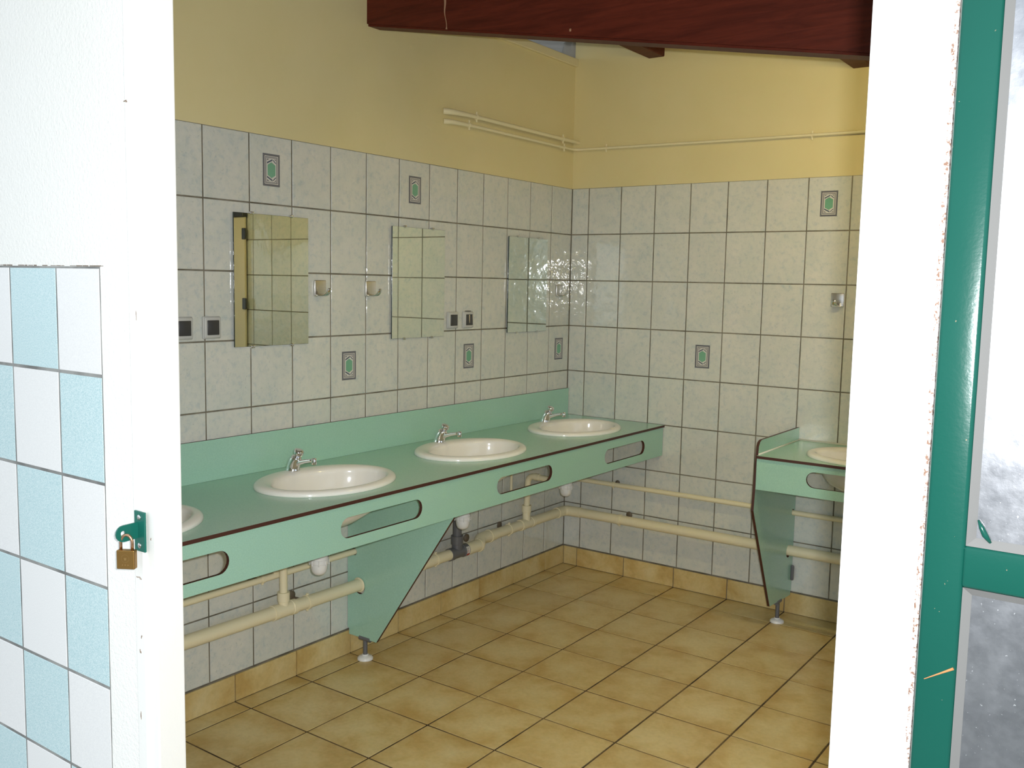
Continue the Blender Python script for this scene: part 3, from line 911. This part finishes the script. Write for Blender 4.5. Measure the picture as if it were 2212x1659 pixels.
pipe('riser', [(PX, -2.115, 0.38)] + arc_pts((PX, -2.115, 0.4), (PX, -2.115, 0.575), (0.25, -2.13, 0.575), 0.035) + [(0.257, -2.13, 0.575)], 0.0152)
# clips: thin rings with wall studs
def clip(y, x=PX, z=None, r=R):
    z = zl(y) if z is None else z
    bm = BM(); tube(bm, [(x, y - 0.006, z), (x, y + 0.006, z)], r + 0.0035, 20)
    box(bm, (x - 0.004, y - 0.005, z - r - 0.010), (x + 0.004, y + 0.005, z - r - 0.002), 0.001)
    box(bm, (x - 0.004, y - 0.005, z + r + 0.002), (x + 0.004, y + 0.005, z + r + 0.010), 0.001)
    o = obj('pipe_clip', loc(bm, DO), PVC, dp, math.radians(40))
    bm = BM(); tube(bm, [(0.0005, y - 0.012, z + 0.006), (x - r * 0.9, y - 0.002, z + 0.003)], 0.006, 10)
    lathe(bm, [(0.019, 0.0006), (0.019, 0.004), (0.012, 0.008), (0.006, 0.009)], (0, y - 0.02, z + 0.017), 'x', 18)
    obj('wall_stud', loc(bm, DO), STUD, o, math.radians(40))['label'] = 'dark metal wall rosette'
clip(-1.995)
lathe_bm = BM(); lathe(lathe_bm, [(R, -1.709), (R + 0.006, -1.7085), (R + 0.006, -1.712), (R, -1.7125)], (PX, 0, zl(-1.71)), 'y', 24, caps=False)
obj('collar', loc(lathe_bm, DO), PVC, dp, True)
# behind the support panel: sleeve, grey tee with riser, offset, second tee, corner
coupler('sleeve', -1.275, 0.075, R + 0.0035)
clip(-1.215)
pipe('straight_pipe', [(PX, -1.24, zl(-1.24)), (PX, -1.10, zl(-1.1))], R)
GY = -1.058
bm = BM()
tube(bm, [(PX, GY - 0.060, zl(GY)), (PX, GY - 0.036, zl(GY)), (PX, GY - 0.034, zl(GY)), (PX, GY + 0.034, zl(GY)), (PX, GY + 0.036, zl(GY)), (PX, GY + 0.066, zl(GY))],
     [R + 0.0045, R + 0.0045, R + 0.002, R + 0.002, R + 0.0055, R + 0.0055], 22)
gt = obj('tee_fitting', loc(bm, DO), GREYPVC, dp, math.radians(35)); gt['label'] = 'dark grey tee fitting'
bm = BM()
def arcquad(y0, y1, a0, a1, r, mi):
    n = 6
    for k in range(n):
        t, u = a0 + (a1 - a0) * k / n, a0 + (a1 - a0) * (k + 1) / n
        P = [(PX + r * math.cos(t), y0, zl(GY) + r * math.sin(t)), (PX + r * math.cos(t), y1, zl(GY) + r * math.sin(t)),
             (PX + r * math.cos(u), y1, zl(GY) + r * math.sin(u)), (PX + r * math.cos(u), y0, zl(GY) + r * math.sin(u))]
        f = bm.faces.new([bm.verts.new(p) for p in P]); f.material_index = mi
arcquad(GY + 0.040, GY + 0.063, -0.75, 0.75, R + 0.0060, 0)
arcquad(GY + 0.041, GY + 0.062, -0.72, -0.35, R + 0.0064, 1)
for k in range(4): arcquad(GY + 0.045, GY + 0.049 + 0.003 * (k % 2), -0.2 + 0.2 * k, -0.1 + 0.2 * k, R + 0.0064, 1 if k < 2 else 2)
obj('sticker', loc(bm, DO), [LBL, RED, GREYPVC], gt)['label'] = 'white and red sticker'
o = pipe('branch_socket', [(PX, GY, zl(GY) + 0.015), (PX, GY, zl(GY) + 0.040), (PX, GY, zl(GY) + 0.042), (PX, GY, zl(GY) + 0.082)], [R, R, R + 0.0045, R + 0.0045], GREYPVC, label='dark grey socket')
pipe('riser', [(PX, GY, zl(GY) + 0.07)] + arc_pts((PX, GY, 0.4), (PX, GY, 0.60), (0.24, -1.26, 0.60), 0.03) + [(0.262, -1.283, 0.60)], 0.0215, GREYPVC, label='dark grey riser pipe')
pipe('straight_pipe', [(PX, GY + 0.05, zl(GY)), (PX, -0.975, zl(-0.975))], R)
coupler('sleeve', -0.888, 0.011, R + 0.0075)
z2 = zl(-0.9) + 0.018
pipe('offset_bend', [(PX, -0.985, zl(-0.95)), (PX, -0.900, zl(-0.95)), (PX, -0.885, zl(-0.95)), (PX - 0.006, -0.874, zl(-0.95) + 0.005), (PX - 0.017, -0.856, z2 - 0.004), (PX - 0.022, -0.843, z2), (PX - 0.022, -0.772, z2)],
     [R + 0.0045] * 7)
PY2 = PX - 0.022
pipe('straight_pipe', [(PY2, -0.75, z2), (PY2, -0.485, z2)], R)
coupler('sleeve', -0.776, 0.011, R + 0.0075, PY2, z2)
coupler('sleeve', -0.752, 0.04, R + 0.003, PY2, z2)
bm = BM(); lathe(bm, [(0.020, 0.0006), (0.020, 0.006), (0.012, 0.012), (0.003, 0.013)], (0, -0.90, 0.335), 'x', 18)
obj('wall_stud', loc(bm, DO), STUD, dp, True)['label'] = 'dark metal wall rosette'
clip(-0.605, PY2, z2)
TY = -0.45
bm = BM()
tube(bm, [(PY2, TY - 0.058, z2), (PY2, TY - 0.036, z2), (PY2, TY - 0.034, z2), (PY2, TY + 0.034, z2), (PY2, TY + 0.036, z2), (PY2, TY + 0.058, z2)],
     [R + 0.004, R + 0.004, R + 0.002, R + 0.002, R + 0.004, R + 0.004], 20)
obj('tee_fitting', loc(bm, DO), PVC, dp, math.radians(35))
pipe('branch_socket', [(PY2, TY, z2 + 0.015), (PY2, TY, z2 + 0.038), (PY2, TY, z2 + 0.060), (PY2, TY, z2 + 0.062), (PY2, TY, z2 + 0.098)], [0.0215, 0.021, 0.0205, 0.0245, 0.0245])
pipe('riser', [(PY2, TY, z2 + 0.09)] + arc_pts((PY2, TY, 0.4), (PY2 + 0.006, TY, 0.585), (0.25, TY, 0.578), 0.042, 8) + [(0.262, TY, 0.577)], 0.0155)
pipe('elbow_sleeve', [(0.098, TY, 0.5838), (0.128, TY, 0.5828)], 0.0185)
CY = -0.072
pipe('straight_pipe', [(PY2, -0.40, z2), (PY2, -0.135, z2)], R)
coupler('sleeve', -0.150, 0.012, R + 0.005, PY2, z2)
pipe('corner_elbow', [(PY2, -0.150, z2)] + arc_pts((PY2, -0.4, z2), (PY2 + 0.004, CY, z2 + 0.002), (0.4, CY, z2 + 0.003), 0.045, 8) + [(0.155, CY, z2 + 0.003)], R + 0.003)
zb = z2 + 0.003
pipe('straight_pipe', [(0.15, CY, zb), (XE, CY, zb + 0.006)], R)
def clip_b(x, y=CY, z=zb, r=R):
    bm = BM(); tube(bm, [(x - 0.006, y, z), (x + 0.006, y, z)], r + 0.0035, 20)
    box(bm, (x - 0.005, y - 0.004, z - r - 0.010), (x + 0.005, y + 0.004, z - r - 0.002), 0.001)
    o = obj('pipe_clip', loc(bm, DO), PVC, dp, math.radians(40))
    bm = BM(); lathe(bm, [(0.018, -0.0006), (0.018, -0.004), (0.012, -0.008), (0.006, -0.009)], (x + 0.02, 0, z + 0.017), 'y', 18)
    tube(bm, [(x + 0.01, -0.001, z + 0.004), (x + 0.002, y + r * 0.9, z)], 0.006, 10)
    obj('wall_stud', loc(bm, DO), STUD, o, math.radians(40))['label'] = 'dark metal wall rosette'
clip_b(0.40); clip_b(1.20)

# thin water pipe
wp = thing('water_pipe', 'thin cream water pipe along the walls above the drain pipe', 'pipe', (0, 0, 0.45))
WO = (0, 0, 0.45)
pw = 0.0128
path = [(0.040, -3.1, 0.453), (0.040, -1.62, 0.453)] + arc_pts((0.04, -1.7, 0.453), (0.04, -1.55, 0.453), (0.04, -1.45, 0.506), 0.04, 4) + arc_pts((0.04, -1.55, 0.453), (0.04, -1.45, 0.506), (0.04, -1.2, 0.506), 0.04, 4) \
    + arc_pts((0.04, -1.2, 0.506), (0.04, -0.034, 0.506), (0.4, -0.034, 0.508), 0.03, 6) + [(XE, -0.034, 0.514)]
pipe('run', path, pw, PVC, wp, WO, 12)
def wclip(p, along):
    bm = BM()
    d = Vector((0, 1, 0)) if along == 'y' else Vector((1, 0, 0)); p = Vector(p)
    tube(bm, [p - d * 0.005, p + d * 0.005], pw + 0.003, 14)
    box(bm, p + Vector((-0.004, -0.004, -0.021)), p + Vector((0.004, 0.004, -0.011)), 0.001)
    o = obj('pipe_clip', loc(bm, WO), PVC, wp, math.radians(40))
    bm = BM()
    if along == 'y':
        lathe(bm, [(0.015, 0.0006), (0.015, 0.005), (0.008, 0.010), (0.004, p.x)], (0, p.y - 0.03, p.z + 0.012), 'x', 16)
    else:
        lathe(bm, [(0.013, -0.0006), (0.013, -0.005), (0.008, -0.010), (0.004, -0.012)], (p.x + 0.008, 0, p.z + 0.007), 'y', 16)
    obj('wall_stud', loc(bm, WO), STUD, o, math.radians(40))['label'] = 'dark metal wall rosette'
wclip((0.040, -2.19, 0.453), 'y'); wclip((0.034 + 0.30, -0.034, 0.507), 'x')
pipe('branch', [(0.040, -2.10, 0.455), (0.042, -2.10, 0.50), (0.07, -2.10, 0.70), (0.10, -2.10, 0.83)], 0.0065, PVC, wp, WO, 10)
pipe('branch', [(0.040, -0.58, 0.508), (0.040, -0.58, 0.70), (0.08, -0.56, 0.83)], 0.0065, PVC, wp, WO, 10)
bm = BM(); tube(bm, [(0.040, -2.125, 0.453), (0.040, -2.085, 0.453)], 0.013, 12); box(bm, (0.034, -2.14, 0.462), (0.050, -2.085, 0.474), 0.003)
obj('fitting', loc(bm, WO), PVC, wp, math.radians(40))

# ------------------------------------------------------------------ two pipes high on the yellow wall
u1 = thing('conduit_pipe', 'thicker cream pipe high on the yellow left wall, upper of two', 'pipe', (0, -0.5, 2.352))
U1 = (0, -0.5, 2.352)
pipe('run', [(0.0, -1.112, 2.350), (0.012, -1.100, 2.350), (0.022, -1.075, 2.350), (0.027, -1.02, 2.351), (0.030, -0.95, 2.352), (0.030, -0.0, 2.352), (0.030, 0.012, 2.352)],
     [0.0145, 0.0145, 0.0140, 0.0125, 0.0105, 0.0105, 0.0105], CPVC, u1, U1, 14)
u2 = thing('conduit_pipe', 'thin cream pipe turning the corner high on the yellow walls, lower of two', 'pipe', (0, -0.5, 2.31))
U2 = (0, -0.5, 2.31)
pipe('run', [(0.0, -1.110, 2.306), (0.010, -1.098, 2.306), (0.020, -1.07, 2.307), (0.024, -1.0, 2.308), (0.026, -0.90, 2.309)] + arc_pts((0.026, -0.5, 2.309), (0.026, -0.024, 2.311), (0.5, -0.024, 2.309), 0.05, 6) + [(1.0, -0.024, 2.300), (3.0, -0.024, 2.284)],
     [0.0125, 0.0125, 0.012, 0.0105, 0.0085] + [0.0070] * 7 + [0.0070, 0.0070], CPVC, u2, U2, 12)
def small_clip(par, O, p, r, along='y'):
    p = Vector(p); bm = BM()
    d = Vector((0, 1, 0)) if along == 'y' else Vector((1, 0, 0))
    tube(bm, [p - d * 0.0045, p + d * 0.0045], r + 0.003, 14)
    for s in (-1, 1):
        tube(bm, [p + Vector((0, 0, s * (r + 0.001))), p + Vector((0, 0, s * (r + 0.013)))], 0.0042, 8)
    if along == 'y': tube(bm, [Vector((-0.004, p.y, p.z)), p], 0.004, 8)
    else: tube(bm, [Vector((p.x, 0.004, p.z)), p], 0.004, 8)
    obj('pipe_clip', loc(bm, O), CPVC, par, math.radians(40))
small_clip(u1, U1, (0.030, -0.905, 2.352), 0.0105); small_clip(u1, U1, (0.030, -0.155, 2.352), 0.0105)
small_clip(u2, U2, (0.026, -0.955, 2.3085), 0.0095); small_clip(u2, U2, (0.026, -0.135, 2.3105), 0.0070)
small_clip(u2, U2, (0.22, -0.024, 2.309), 0.0070, 'x'); small_clip(u2, U2, (1.32, -0.024, 2.2955), 0.0070, 'x')

# ------------------------------------------------------------------ mirrors
m0 = thing('wall_mirror', 'frameless mirror nearest the doorway, showing a beige door edge', 'mirror', (0.0, -2.106, 1.333), 0, 'mirrors over the basins')
MW, MH = 0.352, 0.484
bm = BM(); box(bm, (0.006, -MW / 2, 0), (0.0115, MW / 2, MH), 0.0006)
bm.normal_update()
for f in bm.faces: f.material_index = 0 if f.normal.x > 0.9 else 1
obj('glass', bm, [MIRROR, GLASSEDGE], m0)
for yy in (-0.095, 0.092):
    for zz in (0, MH):
        bm = BM()
        s = 1 if zz > 0 else -1
        box(bm, (0.001, yy - 0.009, zz - 0.004 if s > 0 else zz - 0.007), (0.0145, yy + 0.009, zz + 0.007 if s > 0 else zz + 0.004), 0.0025, 2)
        lathe(bm, [(0.0045, 0.0145), (0.004, 0.017), (0.001, 0.018)], (0, yy, zz + s * 0.0015), 'x', 12)
        obj('mirror_clip', bm, CHROME, m0, math.radians(40))
dup(m0, (0.0, -1.278, 1.334), 0, 'frameless mirror in the middle of the left wall, reflecting pale tiles')
dup(m0, (0.0, -0.424, 1.335), 0, 'frameless mirror nearest the back corner, full of glints')

# ------------------------------------------------------------------ switches
def switch(y, label, streaked=False):
    t = thing('wall_switch', label, 'switch', (0, y, 1.407), 0, 'square wall switches')
    bm = BM(); box(bm, (0.0005, -0.0365, -0.0395), (0.010, 0.0365, 0.0395), 0.003, 2)
    box(bm, (0.008, -0.034, -0.037), (0.0165, 0.034, 0.037), 0.004, 2)
    obj('plate', bm, GREYFRAME, t, math.radians(50))
    bm = BM(); box(bm, (0.013, -0.0245, -0.026), (0.0195, 0.0245, 0.026), 0.002, 2)
    k = obj('rocker', bm, DARK, t, math.radians(50)); k['label'] = 'dark grey rocker'
    if streaked:  # two flat tan streaks laid over the dark rocker
        bm = BM()
        bm.faces.new([bm.verts.new(p) for p in ((0.0197, -0.0060, 0.024), (0.0197, 0.0005, 0.024), (0.0197, 0.0005, -0.012), (0.0197, -0.0015, -0.018), (0.0197, -0.004, -0.006))])
        bm.faces.new([bm.verts.new(p) for p in ((0.0197, 0.0195, 0.024), (0.0197, 0.0235, 0.024), (0.0197, 0.0235, -0.020), (0.0197, 0.0215, 0.004))])
        obj('streak_patch', bm, TANSTREAK, k)['label'] = 'tan streaks'
        bm = BM(); box(bm, (0.002, -0.018, 0.0395), (0.012, 0.018, 0.0425), 0.001)
        obj('top_tab', bm, DARK, t)['label'] = 'dark tab on the top edge'
    return t
switch(-2.494, 'square switch half hidden at the left door post edge')
switch(-2.378, 'square switch left of the nearest mirror, in full view')
switch(-1.036, 'square switch with plain dark rocker beside the middle mirror')
switch(-0.920, 'square switch with tan streaks on its rocker, right of the plain one', True)

# ------------------------------------------------------------------ coat hooks
h0 = thing('wall_hook', 'chrome wall hook just right of the nearest mirror', 'hook', (0, -1.864, 1.549), 0, 'chrome hooks')
bm = BM(); box(bm, (0.0005, -0.0305, -0.032), (0.009, 0.0305, 0.032), 0.0035, 3)
obj('plate', bm, SATIN, h0, math.radians(50))
bm = BM()
rl = []
for (x, z, w, t) in ((0.006, -0.026, 0.026, 0.005), (0.020, -0.029, 0.022, 0.005), (0.034, -0.029, 0.017, 0.0045), (0.046, -0.024, 0.013, 0.0045), (0.055, -0.014, 0.011, 0.0045), (0.060, -0.004, 0.010, 0.004), (0.061, 0.001, 0.006, 0.002)):
    rl.append((x, z, w, t))
out = []
for i, (x, z, w, t) in enumerate(rl):
    a = rl[max(i - 1, 0)]; b = rl[min(i + 1, len(rl) - 1)]
    d = Vector((b[0] - a[0], 0, b[1] - a[1])).normalized(); nn = Vector((-d.z, 0, d.x))
    out.append([Vector((x, 0, z)) + nn * t * math.sin(k * math.pi / 8) + Vector((0, w * math.cos(k * math.pi / 8), 0)) for k in range(16)])
rings(bm, out)
obj('hook_arm', bm, CHROME, h0, True)
dup(h0, (0, -1.580, 1.549), 0, 'chrome wall hook just left of the middle mirror')
dup(h0, (0, -0.116, 1.550), 0, 'chrome wall hook on the left wall beside the back corner')
dup(h0, (1.472, 0, 1.537), -math.pi / 2, 'grey wall hook on the back wall near the right post')

# ------------------------------------------------------------------ beige cubicle door on the back wall, seen only in the nearest mirror
cu = setp(thing('door_2', 'beige cubicle door with black hinges, seen in the nearest mirror', 'door', (2.76, -0.02, 0)), kind='structure')
bm = BM(); box(bm, (0.0, -0.012, 0.12), (0.80, 0.006, 2.02), 0.003)
obj('leaf', bm, mat('beige_laminate', (0.72, 0.63, 0.40), 0.4), cu)
bm = BM(); box(bm, (-0.004, -0.03, 2.02), (0.82, 0.01, 2.07), 0.003); obj('head_rail', bm, DARK, cu)
for z in (1.86, 1.36, 0.3):
    bm = BM(); box(bm, (-0.02, -0.024, z), (0.02, -0.012, z + 0.08), 0.004, 2); obj('hinge', bm, DARK, cu)
bpy.context.view_layer.update()
